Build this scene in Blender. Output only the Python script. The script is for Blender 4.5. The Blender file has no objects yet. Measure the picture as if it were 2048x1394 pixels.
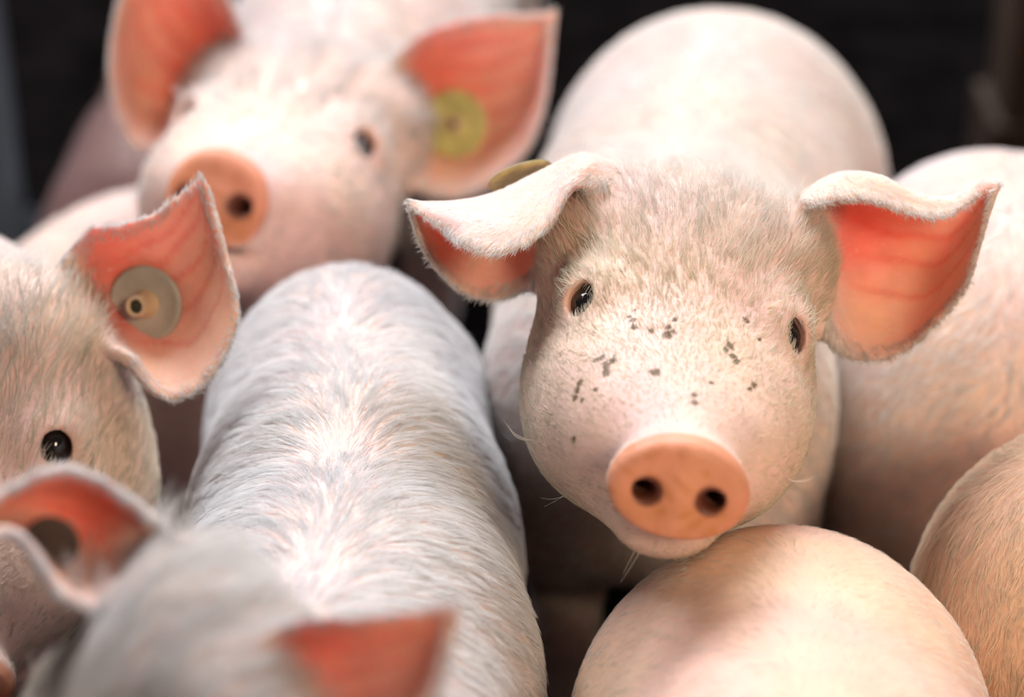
import bpy, math
import numpy as np
import openvdb as vdb
from mathutils import Vector, Matrix
from mathutils.bvhtree import BVHTree

scene = bpy.context.scene
COL = scene.collection
rng = np.random.default_rng(7)

# ------------------------------------------------------------------ camera
LENS, SENSOR, RESX, RESY = 85.0, 36.0, 2048, 1394
FPX = RESX * LENS / SENSOR
PITCH = math.radians(30.0)
CAM = np.array([0.0, 0.0, 1.10])
C_R = np.array([1.0, 0.0, 0.0])
C_F = np.array([0.0, math.cos(PITCH), -math.sin(PITCH)])
C_U = np.array([0.0, math.sin(PITCH), math.cos(PITCH)])
FOCUS = 1.30
cam_d = bpy.data.cameras.new('camera')
cam_d.lens = LENS
cam_d.sensor_width = SENSOR
cam_d.clip_start = 0.05
cam_d.dof.use_dof = True
cam_d.dof.focus_distance = FOCUS
cam_d.dof.aperture_fstop = 2.8
cam = bpy.data.objects.new('camera', cam_d)
cam.location = CAM
cam.rotation_euler = (math.pi / 2 - PITCH, 0, 0)
COL.objects.link(cam)
scene.camera = cam

# ------------------------------------------------------------------ world and light
world = bpy.data.worlds.new('barn_air')
scene.world = world
world.use_nodes = True
bg = world.node_tree.nodes['Background']
bg.inputs['Color'].default_value = (0.66, 0.56, 0.64, 1)
bg.inputs['Strength'].default_value = 0.105


def area(name, loc, target, sx, sy, watts, color):
    l = bpy.data.lights.new(name, 'AREA')
    l.shape = 'RECTANGLE'
    l.size, l.size_y = sx, sy
    l.energy = watts
    l.color = color
    o = bpy.data.objects.new(name, l)
    o.location = loc
    o.rotation_euler = (Vector(target) - Vector(loc)).to_track_quat('-Z', 'Y').to_euler()
    COL.objects.link(o)
    return o


area('skylight', (-0.3, 3.1, 3.0), (0.0, 1.25, 0.35), 4.0, 1.4, 255.0, (0.91, 0.94, 1.0))
front_fill = area('warm_front_fill', (1.35, -1.25, 2.2), (0.24, 1.13, 0.43), 0.8, 0.8, 2.15, (1.0, 0.80, 0.58))  # unseen warm fill added at camera right, beam narrowed onto the looking piglet
front_fill.data.spread = math.radians(26)

scene.view_settings.view_transform = 'Standard'
scene.view_settings.look = 'None'
scene.view_settings.gamma = 1.0
scene.view_settings.use_curve_mapping = False
scene.view_settings.exposure = 0.08
scene.cycles.use_denoising = True
scene.cycles.max_bounces = 4
scene.cycles.diffuse_bounces = 3
scene.cycles.glossy_bounces = 1
scene.cycles.transmission_bounces = 4
scene.cycles.use_light_tree = False
scene.cycles.caustics_reflective = False
scene.cycles.caustics_refractive = False
scene.cycles.use_adaptive_sampling = True
scene.cycles.adaptive_threshold = 0.13


# ------------------------------------------------------------------ helpers
def W(px, py, d):
    """a point seen at pixel (px, py) of the 2048 frame, d metres along the optical axis"""
    return CAM + d * (C_F + (px - 1024.0) / FPX * C_R - (py - 697.0) / FPX * C_U)


def camdir(r, u, t):
    """direction given as right, up, towards the camera"""
    v = r * C_R + u * C_U - t * C_F
    return v / np.linalg.norm(v)


def nrm(v):
    return v / (np.linalg.norm(v, axis=-1, keepdims=True) + 1e-12)


def sstep(a, b, x):
    t = np.clip((x - a) / (b - a), 0, 1)
    return t * t * (3 - 2 * t)


def tag(o, label=None, cat=None, group=None, kind=None):
    for k, v in (('label', label), ('category', cat), ('group', group), ('kind', kind)):
        if v:
            o[k] = v
    return o


def link_mesh(name, verts, faces, mats, parent=None, smooth=True, origin=None):
    me = bpy.data.meshes.new(name)
    v = np.asarray(verts, dtype=np.float64)
    if origin is not None:
        v = v - np.asarray(origin)
    me.from_pydata(v.tolist(), [], [list(map(int, f)) for f in faces])
    for m in (mats if isinstance(mats, (list, tuple)) else [mats]):
        me.materials.append(m)
    if smooth:
        me.shade_smooth()
    me.update()
    o = bpy.data.objects.new(name, me)
    COL.objects.link(o)
    if parent is not None:
        o.parent = parent
    return o


class MeshBag:
    """collects small shapes into one mesh"""

    def __init__(s):
        s.v, s.f = [], []

    def add(s, v, f):
        b = len(s.v)
        s.v += [tuple(p) for p in v]
        s.f += [tuple(i + b for i in q) for q in f]

    def box(s, lo, hi):
        (a, b, c), (d, e, g) = lo, hi
        s.add([(a, b, c), (d, b, c), (d, e, c), (a, e, c), (a, b, g), (d, b, g), (d, e, g), (a, e, g)],
              [(0, 3, 2, 1), (4, 5, 6, 7), (0, 1, 5, 4), (1, 2, 6, 5), (2, 3, 7, 6), (3, 0, 4, 7)])

    def lathe(s, profile, centre, axis, n=40, ex=1.0):
        """revolve (radius, height) points about axis at centre"""
        axis = nrm(np.asarray(axis, float))
        h = np.array([0, 0, 1.0]) if abs(axis[2]) < 0.9 else np.array([1.0, 0, 0])
        e1 = nrm(np.cross(h, axis))
        e2 = np.cross(axis, e1)
        m = len(profile)
        v, f = [], []
        for r, z in profile:
            for k in range(n):
                a = 2 * math.pi * k / n
                v.append(centre + axis * z + (e1 * math.cos(a) * ex + e2 * math.sin(a)) * r)
        for i in range(m - 1):
            for k in range(n):
                k2 = (k + 1) % n
                f.append((i * n + k, i * n + k2, (i + 1) * n + k2, (i + 1) * n + k))
        s.add(v, f)


# ------------------------------------------------------------------ materials
def new_mat(name):
    m = bpy.data.materials.new(name)
    m.use_nodes = True
    nt = m.node_tree
    return m, nt, nt.nodes['Principled BSDF']


def skin_material(name, spots=None):
    m, nt, b = new_mat(name)
    N, L = nt.nodes, nt.links
    at = N.new('ShaderNodeAttribute')
    at.attribute_name = 'skin_colour'
    tc = N.new('ShaderNodeTexCoord')
    no = N.new('ShaderNodeTexNoise')
    no.inputs['Scale'].default_value = 38.0
    no.inputs['Detail'].default_value = 6.0
    L.new(tc.outputs['Object'], no.inputs['Vector'])
    mr = N.new('ShaderNodeMapRange')
    mr.inputs['From Min'].default_value = 0.35
    mr.inputs['From Max'].default_value = 0.68
    mr.inputs['To Min'].default_value = 0.90
    mr.inputs['To Max'].default_value = 1.06
    L.new(no.outputs['Fac'], mr.inputs['Value'])
    mul = N.new('ShaderNodeVectorMath')
    mul.operation = 'SCALE'
    L.new(at.outputs['Color'], mul.inputs[0])
    L.new(mr.outputs['Result'], mul.inputs['Scale'])
    lo = N.new('ShaderNodeTexNoise')
    lo.inputs['Scale'].default_value = 11.0
    lo.inputs['Detail'].default_value = 3.0
    L.new(tc.outputs['Object'], lo.inputs['Vector'])
    lr = N.new('ShaderNodeValToRGB')
    lr.color_ramp.elements[0].position = 0.38
    lr.color_ramp.elements[1].position = 0.64
    lr.color_ramp.elements[0].color = (1.0, 0.97, 0.86, 1)
    lr.color_ramp.elements[1].color = (1.0, 0.90, 0.93, 1)
    L.new(lo.outputs['Fac'], lr.inputs['Fac'])
    mm = N.new('ShaderNodeVectorMath')
    mm.operation = 'MULTIPLY'
    L.new(mul.outputs['Vector'], mm.inputs[0])
    L.new(lr.outputs['Color'], mm.inputs[1])
    col_out = mm.outputs['Vector']
    if spots is not None and len(spots):
        ge = N.new('ShaderNodeNewGeometry')
        n2 = N.new('ShaderNodeTexNoise')
        n2.inputs['Scale'].default_value = 420.0
        n2.inputs['Detail'].default_value = 3.0
        L.new(ge.outputs['Position'], n2.inputs['Vector'])
        acc = None
        for c, r in spots:
            di = N.new('ShaderNodeVectorMath')
            di.operation = 'DISTANCE'
            L.new(ge.outputs['Position'], di.inputs[0])
            di.inputs[1].default_value = tuple(c)
            ad = N.new('ShaderNodeMath')
            ad.operation = 'MULTIPLY_ADD'
            L.new(n2.outputs['Fac'], ad.inputs[0])
            ad.inputs[1].default_value = r * 2.2
            L.new(di.outputs['Value'], ad.inputs[2])
            ra = N.new('ShaderNodeMapRange')
            ra.inputs['From Min'].default_value = r * 1.75
            ra.inputs['From Max'].default_value = r * 2.35
            ra.inputs['To Min'].default_value = 1.0
            ra.inputs['To Max'].default_value = 0.0
            L.new(ad.outputs['Value'], ra.inputs['Value'])
            if acc is None:
                acc = ra.outputs['Result']
            else:
                mx = N.new('ShaderNodeMath')
                mx.operation = 'MAXIMUM'
                L.new(acc, mx.inputs[0])
                L.new(ra.outputs['Result'], mx.inputs[1])
                acc = mx.outputs['Value']
        mix = N.new('ShaderNodeMix')
        mix.data_type = 'RGBA'
        sc = N.new('ShaderNodeMath')
        sc.operation = 'MULTIPLY'
        L.new(acc, sc.inputs[0])
        sc.inputs[1].default_value = 0.9
        L.new(sc.outputs['Value'], mix.inputs[0])
        L.new(col_out, mix.inputs[6])
        mix.inputs[7].default_value = (0.11, 0.066, 0.014, 1)
        col_out = mix.outputs[2]
    L.new(col_out, b.inputs['Base Color'])
    b.inputs['Roughness'].default_value = 0.52
    b.inputs['Specular IOR Level'].default_value = 0.35
    b.inputs['Subsurface Radius'].default_value = (1.0, 0.32, 0.20)
    th = N.new('ShaderNodeAttribute')
    th.attribute_name = 'thin'
    L.new(th.outputs['Fac'], b.inputs['Subsurface Weight'])
    sm = N.new('ShaderNodeMapRange')
    sm.inputs['To Min'].default_value = 0.0035
    sm.inputs['To Max'].default_value = 0.0075
    L.new(th.outputs['Fac'], sm.inputs['Value'])
    L.new(sm.outputs['Result'], b.inputs['Subsurface Scale'])
    bu = N.new('ShaderNodeBump')
    bu.inputs['Strength'].default_value = 0.22
    bu.inputs['Distance'].default_value = 0.002
    n3 = N.new('ShaderNodeTexNoise')
    n3.inputs['Scale'].default_value = 260.0
    n3.inputs['Detail'].default_value = 4.0
    L.new(tc.outputs['Object'], n3.inputs['Vector'])
    L.new(n3.outputs['Fac'], bu.inputs['Height'])
    L.new(bu.outputs['Normal'], b.inputs['Normal'])
    return m


def hair_material():
    m = bpy.data.materials.new('bristle')
    m.use_nodes = True
    nt = m.node_tree
    N, L = nt.nodes, nt.links
    N.remove(N['Principled BSDF'])
    at = N.new('ShaderNodeAttribute')
    at.attribute_name = 'bristle_colour'
    di = N.new('ShaderNodeBsdfDiffuse')
    tr = N.new('ShaderNodeBsdfTranslucent')
    gl = N.new('ShaderNodeBsdfAnisotropic')
    gl.inputs['Roughness'].default_value = 0.42
    for n_ in (di, tr):
        L.new(at.outputs['Color'], n_.inputs['Color'])
    gl.inputs['Color'].default_value = (1, 1, 1, 1)
    m1 = N.new('ShaderNodeMixShader')
    m1.inputs[0].default_value = 0.55
    L.new(di.outputs[0], m1.inputs[1])
    L.new(tr.outputs[0], m1.inputs[2])
    m2 = N.new('ShaderNodeMixShader')
    m2.inputs[0].default_value = 0.06
    L.new(m1.outputs[0], m2.inputs[1])
    L.new(gl.outputs[0], m2.inputs[2])
    L.new(m2.outputs[0], N['Material Output'].inputs['Surface'])
    return m


def plain(name, color, rough=0.5, noise=0.0, nscale=30.0, spec=0.5, bump=0.0):
    m, nt, b = new_mat(name)
    N, L = nt.nodes, nt.links
    b.inputs['Roughness'].default_value = rough
    b.inputs['Specular IOR Level'].default_value = spec
    no = N.new('ShaderNodeTexNoise')
    no.inputs['Scale'].default_value = nscale
    no.inputs['Detail'].default_value = 5.0
    tc = N.new('ShaderNodeTexCoord')
    L.new(tc.outputs['Object'], no.inputs['Vector'])
    rp = N.new('ShaderNodeValToRGB')
    c = np.array(color)
    rp.color_ramp.elements[0].position = 0.35
    rp.color_ramp.elements[1].position = 0.7
    rp.color_ramp.elements[0].color = (*(c * (1 - noise)), 1)
    rp.color_ramp.elements[1].color = (*np.clip(c * (1 + noise), 0, 1), 1)
    L.new(no.outputs['Fac'], rp.inputs['Fac'])
    L.new(rp.outputs['Color'], b.inputs['Base Color'])
    if bump:
        bu = N.new('ShaderNodeBump')
        bu.inputs['Strength'].default_value = bump
        bu.inputs['Distance'].default_value = 0.004
        L.new(no.outputs['Fac'], bu.inputs['Height'])
        L.new(bu.outputs['Normal'], b.inputs['Normal'])
    return m


HAIR = hair_material()
SKIN = skin_material('pig_skin')
EYE = plain('eye_dark', (0.012, 0.008, 0.008), 0.06, 0.5, 60, 0.8)
TAG_YELLOW = plain('tag_yellow', (0.56, 0.50, 0.17), 0.45, 0.22, 60)
TAG_GREY = plain('tag_grey', (0.42, 0.37, 0.30), 0.45, 0.15, 60)
TAG_OLIVE = plain('tag_olive', (0.36, 0.28, 0.11), 0.55, 0.35, 90)
TAG_DARK = plain('tag_dark', (0.10, 0.075, 0.06), 0.5, 0.2, 60)
STUD = plain('stud_plastic', (0.60, 0.42, 0.25), 0.4, 0.15, 90)
STUD_HOLE = plain('stud_hole', (0.05, 0.05, 0.035), 0.6, 0.2, 90)
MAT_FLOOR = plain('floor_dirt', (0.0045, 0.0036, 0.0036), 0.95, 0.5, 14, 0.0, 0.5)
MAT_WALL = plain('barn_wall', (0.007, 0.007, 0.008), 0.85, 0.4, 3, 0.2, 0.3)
MAT_WOOD = plain('pen_wood', (0.05, 0.030, 0.020), 0.75, 0.35, 8, 0.25, 0.3)
MAT_STEEL = plain('pen_steel', (0.012, 0.014, 0.019), 0.5, 0.3, 6, 0.4)


# ------------------------------------------------------------------ implicit modelling
class Vol:
    """a signed distance field sampled on a grid whose lines may be unevenly spaced"""

    def __init__(s, ax, ay, az):
        s.a = (ax.astype(np.float32), ay.astype(np.float32), az.astype(np.float32))
        s.g = np.full((len(ax), len(ay), len(az)), 0.08, np.float32)

    def blk(s, lo, hi):
        sl = []
        for a, l, h in zip(s.a, lo, hi):
            i0 = max(0, int(np.searchsorted(a, l)) - 1)
            i1 = min(len(a), int(np.searchsorted(a, h)) + 1)
            if i1 <= i0:
                return None, None
            sl.append(slice(i0, i1))
        X = s.a[0][sl[0]][:, None, None]
        Y = s.a[1][sl[1]][None, :, None]
        Z = s.a[2][sl[2]][None, None, :]
        return tuple(sl), (X, Y, Z)

    def join(s, sl, d, k):
        a = s.g[sl]
        if k > 0:
            h = np.maximum(k - np.abs(a - d), 0) / k
            s.g[sl] = np.minimum(a, d) - h * h * (k * 0.25)
        else:
            s.g[sl] = np.minimum(a, d)

    def cut(s, sl, d, k):
        a = s.g[sl]
        b = -d
        if k > 0:
            h = np.maximum(k - np.abs(a - b), 0) / k
            s.g[sl] = np.maximum(a, b) + h * h * (k * 0.25)
        else:
            s.g[sl] = np.maximum(a, b)

    def ell(s, c, r, M=None, k=0.02, sub=False):
        """ellipsoid; the columns of M are its axes"""
        c = np.asarray(c, float)
        r = np.asarray(r, float)
        M = np.eye(3) if M is None else M
        e = np.sqrt(((M * r) ** 2).sum(1)) + k + 0.012
        sl, q = s.blk(c - e, c + e)
        if sl is None:
            return
        X, Y, Z = (q[i] - np.float32(c[i]) for i in range(3))
        k0 = k1 = 0
        for i in range(3):
            u = X * np.float32(M[0, i]) + Y * np.float32(M[1, i]) + Z * np.float32(M[2, i])
            k0 = k0 + (u / r[i]).astype(np.float32) ** 2
            k1 = k1 + (u / r[i] ** 2).astype(np.float32) ** 2
        k0 = np.sqrt(k0)
        d = k0 * (k0 - 1) / (np.sqrt(k1) + 1e-6)
        (s.cut if sub else s.join)(sl, d, k)

    def cone(s, a, b, ra, rb, k=0.02, squash=None, sub=False):
        """round cone; squash = (unit axis, factor) makes it factor times wider along that axis"""
        a = np.asarray(a, float)
        b = np.asarray(b, float)
        R = max(ra, rb) * (squash[1] if squash else 1) + k + 0.012
        sl, q = s.blk(np.minimum(a, b) - R, np.maximum(a, b) + R)
        if sl is None:
            return
        X, Y, Z = (q[i] - np.float32(a[i]) for i in range(3))
        v = b - a
        if squash:
            ax, f = squash
            g = 1 - 1 / f
            t = (X * np.float32(ax[0]) + Y * np.float32(ax[1]) + Z * np.float32(ax[2])) * np.float32(g)
            X, Y, Z = X - t * np.float32(ax[0]), Y - t * np.float32(ax[1]), Z - t * np.float32(ax[2])
            v = v - ax * (v @ ax) * g
        t = np.clip((X * np.float32(v[0]) + Y * np.float32(v[1]) + Z * np.float32(v[2])) / np.float32(v @ v), 0, 1)
        d = np.sqrt((X - t * np.float32(v[0])) ** 2 + (Y - t * np.float32(v[1])) ** 2 + (Z - t * np.float32(v[2])) ** 2) - (ra + (rb - ra) * t)
        (s.cut if sub else s.join)(sl, d.astype(np.float32), k)

    def disc(s, c, M, rx, rz, hy, rnd, k=0.01):
        """rounded elliptic plate whose axis is the second column of M"""
        R = max(rx, rz) + hy + k + 0.012
        sl, q = s.blk(c - R, c + R)
        X, Y, Z = (q[i] - np.float32(c[i]) for i in range(3))
        u = [X * np.float32(M[0, i]) + Y * np.float32(M[1, i]) + Z * np.float32(M[2, i]) for i in range(3)]
        rx, rz, hy = rx - rnd, rz - rnd, hy - rnd
        rad = (np.sqrt((u[0] / rx) ** 2 + (u[2] / rz) ** 2) - 1) * min(rx, rz)
        ay = np.abs(u[1]) - hy
        d = np.minimum(np.maximum(rad, ay), 0) + np.sqrt(np.maximum(rad, 0) ** 2 + np.maximum(ay, 0) ** 2) - rnd
        s.join(sl, d.astype(np.float32), k)

    def sheet(s, P, Nn, T, k):
        """thick sheet from sample points, normals and half thicknesses"""
        E = np.full_like(s.g, 0.05)
        m = 0.0075
        for p, n, t in zip(P, Nn, T):
            sl, q = s.blk(p - m - t, p + m + t)
            if sl is None:
                continue
            X, Y, Z = (q[i] - np.float32(p[i]) for i in range(3))
            w = X * np.float32(n[0]) + Y * np.float32(n[1]) + Z * np.float32(n[2])
            r2 = X * X + Y * Y + Z * Z
            tg = np.sqrt(np.maximum(r2 - w * w, 0))
            d = np.sqrt(w * w + np.maximum(tg - 0.0016, 0) ** 2) - t
            np.minimum(E[sl], d, out=E[sl])
        a = s.g
        h = np.maximum(k - np.abs(a - E), 0) / k
        s.g = np.minimum(a, E) - h * h * (k * 0.25)

    def mesh(s):
        g = vdb.FloatGrid(0.012)
        g.copyFromArray(np.clip(s.g, -0.012, 0.012))
        p, tri, quad = g.convertToPolygons(0.0, 0.0)
        V = np.stack([np.interp(p[:, i], np.arange(len(s.a[i])), s.a[i]) for i in range(3)], 1)
        return V, np.asarray(tri, np.int64).reshape(-1, 3), np.asarray(quad, np.int64).reshape(-1, 4)


def axis_lines(lo, hi, fine_lo, fine_hi, hf, hc):
    """grid lines from lo to hi, fine between fine_lo and fine_hi"""
    x, out = lo, []
    while x < hi:
        out.append(x)
        d = max(fine_lo - x, x - fine_hi, 0.0)
        x += min(hc, hf + d * 0.12)
    return np.array(out)


# ------------------------------------------------------------------ ears
def catmull(P, n):
    """resample control rows (axis 0) to n rows with a Catmull-Rom spline"""
    P = np.asarray(P, float)
    m = len(P)
    t = np.linspace(0, m - 1 - 1e-9, n)
    i = t.astype(int)
    f = (t - i).reshape(-1, *([1] * (P.ndim - 1)))
    E = np.concatenate([2 * P[:1] - P[1:2], P, 2 * P[-1:] - P[-2:-1]])
    a, b, c, d = E[i], E[i + 1], E[i + 2], E[i + 3]
    return 0.5 * (2 * b + (c - a) * f + (2 * a - 5 * b + 4 * c - d) * f ** 2 + (3 * b - a - 3 * c + d) * f ** 3)


class Ear:
    """rows run from the base to the tip, columns from the lower to the upper edge; points in world space"""

    def __init__(s, grid, step=0.0021, t0=0.0034, t1=0.0019):
        G = np.asarray(grid, float)
        lv = np.linalg.norm(np.diff(G, axis=0), axis=2).sum(0).max()
        lu = np.linalg.norm(np.diff(G, axis=1), axis=2).sum(1).max()
        nv, nu = int(lv / step) + 4, int(lu / step) + 4
        S = catmull(G, nv)
        S = catmull(S.swapaxes(0, 1), nu).swapaxes(0, 1)
        du = np.gradient(S, axis=1)
        dv = np.gradient(S, axis=0)
        n = nrm(np.cross(du, dv))
        n[-2:] = n[-3]
        i, j = nv // 2, max(2, nu // 5)
        if (CAM - S[i, j]) @ n[i, j] < 0:
            n = -n
        v, u = np.meshgrid(np.linspace(0, 1, nv), np.linspace(0, 1, nu), indexing='ij')
        edge = np.minimum.reduce([u * 8, (1 - u) * 8, (1 - v) * 8, np.ones_like(u)])
        T = (t0 + (t1 - t0) * sstep(0, 0.45, v)) * (0.80 + 0.20 * np.clip(edge, 0, 1))
        s.S, s.n = S, n
        s.P, s.N, s.T = S.reshape(-1, 3), n.reshape(-1, 3), T.reshape(-1)
        s.u, s.v = u.reshape(-1), v.reshape(-1)
        s.dv = nrm(dv).reshape(-1, 3)
        s.du = nrm(du).reshape(-1, 3)

    def nearest(s, V):
        idx = np.zeros(len(V), int)
        dist = np.zeros(len(V))
        P = s.P.astype(np.float32)
        pp = (P ** 2).sum(1)
        for a in range(0, len(V), 4000):
            Q = V[a:a + 4000].astype(np.float32)
            D = (Q ** 2).sum(1)[:, None] + pp[None] - 2 * Q @ P.T
            k = D.argmin(1)
            idx[a:a + 4000] = k
            dist[a:a + 4000] = np.linalg.norm(V[a:a + 4000] - s.P[k], axis=1)
        return idx, dist


def px_grid(rows):
    return [[W(*p) for p in r] for r in rows]


# ------------------------------------------------------------------ head
SNOUT = np.array([0.0, 0.126, -0.046])


class Head:
    """frame: origin between the eyes, columns of M = image-right side, forward (snout), dorsal"""

    def __init__(s, o, M, sc):
        s.o, s.M, s.sc = np.asarray(o, float), M, sc
        s.disc_w, s.disc_h, s.root_w = 1.0, 1.0, 1.0

    def p(s, x, y, z):
        return s.o + s.M @ (np.array([x, y, z]) * s.sc)

    def local(s, V):
        return ((V - s.o) @ s.M) / s.sc

    def build(s, v):
        S, M, p = s.sc, s.M, s.p
        E = lambda c, r, k=0.02, sub=False: v.ell(p(*c), np.array(r) * S, M, k * S, sub)
        X = M[:, 0]
        E((0, -0.050, -0.016), (0.069, 0.064, 0.072), 0.03)            # cranium
        E((0, -0.022, -0.004), (0.056, 0.050, 0.034), 0.03)            # forehead
        E((0, -0.066, 0.023), (0.060 * s.root_w, 0.036, 0.040), 0.03)             # poll
        E((0, 0.000, -0.050), (0.066, 0.070, 0.052), 0.035)            # face mass
        for sx in (-1, 1):
            E((sx * 0.055 * s.root_w, -0.066, 0.014), (0.026, 0.030, 0.034), 0.03)    # ear root
            E((sx * 0.037, -0.008, -0.056), (0.039, 0.060, 0.050), 0.03)   # jowl
            E((sx * 0.046, -0.008, 0.004), (0.018, 0.024, 0.016), 0.018)   # brow
            E((sx * 0.034, 0.040, -0.044), (0.026, 0.045, 0.030), 0.03)    # cheek to lip
        v.cone(p(0, 0.035, -0.037), p(0, 0.110, -0.044), 0.041 * S, 0.0250 * S, 0.03 * S, (X, 1.18))
        v.cone(p(0, -0.02, -0.080), p(0, 0.086, -0.083), 0.036 * S, 0.0175 * S, 0.025 * S, (X, 1.45))
        # snout plate with its raised rim
        th = 0.10
        Md = np.stack([M[:, 0], M[:, 1] * math.cos(th) + M[:, 2] * math.sin(th), M[:, 2] * math.cos(th) - M[:, 1] * math.sin(th)], 1)
        c = p(*SNOUT)
        v.disc(c - Md[:, 1] * 0.006 * S, Md, 0.0340 * S * s.disc_w, 0.0258 * S * s.disc_h, 0.0085 * S, 0.0055 * S, 0.009 * S)
        v.ell(c + Md[:, 1] * 0.0055 * S, np.array([0.027, 0.0040, 0.0195]) * S, Md, 0.004 * S, True)
        v.ell(c - Md[:, 1] * 0.002 * S, np.array([0.011, 0.0072, 0.019]) * S, Md, 0.006 * S)
        for sx in (-1, 1):
            q = c + X * sx * 0.0160 * S - Md[:, 2] * 0.001 * S
            v.cone(q + Md[:, 1] * 0.012 * S, q - Md[:, 1] * 0.016 * S + X * sx * 0.004 * S, 0.0050 * S, 0.0040 * S, 0.003 * S, (X, 1.25), sub=True)
        # mouth line
        v.ell(p(0, 0.098, -0.0735), np.array([0.026, 0.026, 0.0018]) * S, M, 0.004 * S, True)
        # eyes: socket, lids, opening
        s.eyes = []
        for sx in (-1, 1):
            e = p(sx * 0.052, 0.0, 0.0)
            out = nrm(M @ np.array([sx * 0.50, 0.74, 0.44]))
            up = nrm(M @ np.array([0, -0.35, 1.0]) - out * (M @ np.array([0, -0.35, 1.0]) @ out))
            sd = np.cross(out, up)
            Mo = np.stack([sd, up, out], 1)
            v.ell(e - out * 0.004 * S, np.array([0.017, 0.017, 0.0135]) * S, Mo, 0.010 * S)
            v.ell(e + up * 0.0085 * S + out * 0.004 * S, np.array([0.013, 0.004, 0.005]) * S, Mo, 0.007 * S)
            v.ell(e + out * 0.008 * S, np.array([0.0090, 0.0104, 0.016]) * S, Mo, 0.002 * S, True)
            s.eyes.append((e - out * 0.0014 * S, 0.0124 * S, Mo))


def solve_head(pl, pr, ps, d, guess):
    """fit yaw, pitch, roll, scale and position so that the eyes and snout project onto the given pixels"""
    tgt = np.array([*pl, *pr, *ps], float)

    def make(q):
        yaw, pit, rol, sc, ox, oy = q
        f = np.array([math.sin(yaw) * math.cos(pit), -math.sin(pit), math.cos(yaw) * math.cos(pit)])
        r0 = nrm(np.cross(np.array([0, 1.0, 0]), f))
        u0 = np.cross(f, r0)
        r = r0 * math.cos(rol) - u0 * math.sin(rol)
        u = u0 * math.cos(rol) + r0 * math.sin(rol)
        to = lambda c: c[0] * C_R + c[1] * C_U - c[2] * C_F
        return Head(W(ox, oy, d), np.stack([to(r), to(f), to(u)], 1), sc)

    def proj(q):
        h = make(q)
        out = []
        for l in ((-0.052, 0.004, 0.0), (0.052, 0.004, 0.0), SNOUT):
            w = h.p(*l) - CAM
            z = w @ C_F
            out += [1024 + FPX * (w @ C_R) / z, 697 - FPX * (w @ C_U) / z]
        return np.array(out)

    q = np.array(guess, float)
    for _ in range(40):
        r = proj(q) - tgt
        J = np.zeros((6, 6))
        for i in range(6):
            e = np.zeros(6)
            e[i] = 1e-4 if i < 4 else 1e-2
            J[:, i] = (proj(q + e) - proj(q - e)) / (2 * e[i])
        q = q - np.clip(np.linalg.lstsq(J, r, rcond=1e-4)[0], -0.3, 0.3) * np.array([1, 1, 1, 1, 1, 1]) if False else q - np.linalg.lstsq(J, r, rcond=1e-5)[0] * 0.6
    h = make(q)
    print('head fit', np.round(q, 3), np.abs(proj(q) - tgt).max().round(2))
    return h


def pose_head(o, fwd, right, sc):
    """head from an origin, a forward direction and a rough direction of its image-right side"""
    f = nrm(np.asarray(fwd, float))
    r = np.asarray(right, float)
    r = nrm(r - f * (r @ f))
    u = np.cross(f, r)
    if u[2] < 0:
        u = -u
    return Head(o, np.stack([r, f, u], 1), sc)


def plain_ear(h, sx):
    """an upright ear of the usual shape, for a head turned away or lowered"""
    rows = []
    for v, w, o in ((0, 0.030, 0), (0.25, 0.044, 0.012), (0.5, 0.047, 0.016), (0.78, 0.030, 0.010), (1.0, 0.004, 0.0)):
        row = []
        for u in (-1, -0.5, 0, 0.5, 1):
            x = 0.050 + 0.085 * v + 0.004
            z = 0.030 + 0.060 * v
            row.append(h.p(sx * (x + u * w * 0.35), -0.062 - o * (1 - u * u) + abs(u) * 0.006, z + u * w * -0.85))
        rows.append(row)
    return Ear(rows, 0.004, 0.0042, 0.0034)


# ------------------------------------------------------------------ whole pig
PINK = np.array([0.83, 0.61, 0.545])
EARPINK = np.array([0.95, 0.57, 0.45])
EARRED = np.array([0.76, 0.15, 0.12])
NOSE = np.array([0.74, 0.33, 0.205])


def smooth_verts(V, quads, tris, w, it):
    e = [quads[:, [0, 1]], quads[:, [1, 2]], quads[:, [2, 3]], quads[:, [3, 0]], tris[:, [0, 1]], tris[:, [1, 2]], tris[:, [2, 0]]]
    e = np.concatenate(e)
    e = np.concatenate([e, e[:, ::-1]])
    cnt = np.bincount(e[:, 0], minlength=len(V)).astype(float)[:, None] + 1e-9
    for _ in range(it):
        A = np.stack([np.bincount(e[:, 0], V[e[:, 1], k], minlength=len(V)) for k in range(3)], 1) / cnt
        V = V + (A - V) * w[:, None]
    return V


def vert_normals(V, T):
    fn = np.cross(V[T[:, 1]] - V[T[:, 0]], V[T[:, 2]] - V[T[:, 0]])
    n = np.zeros_like(V)
    for k in range(3):
        for c in range(3):
            n[:, c] += np.bincount(T[:, k], fn[:, c], minlength=len(V))
    return nrm(n)


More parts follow.
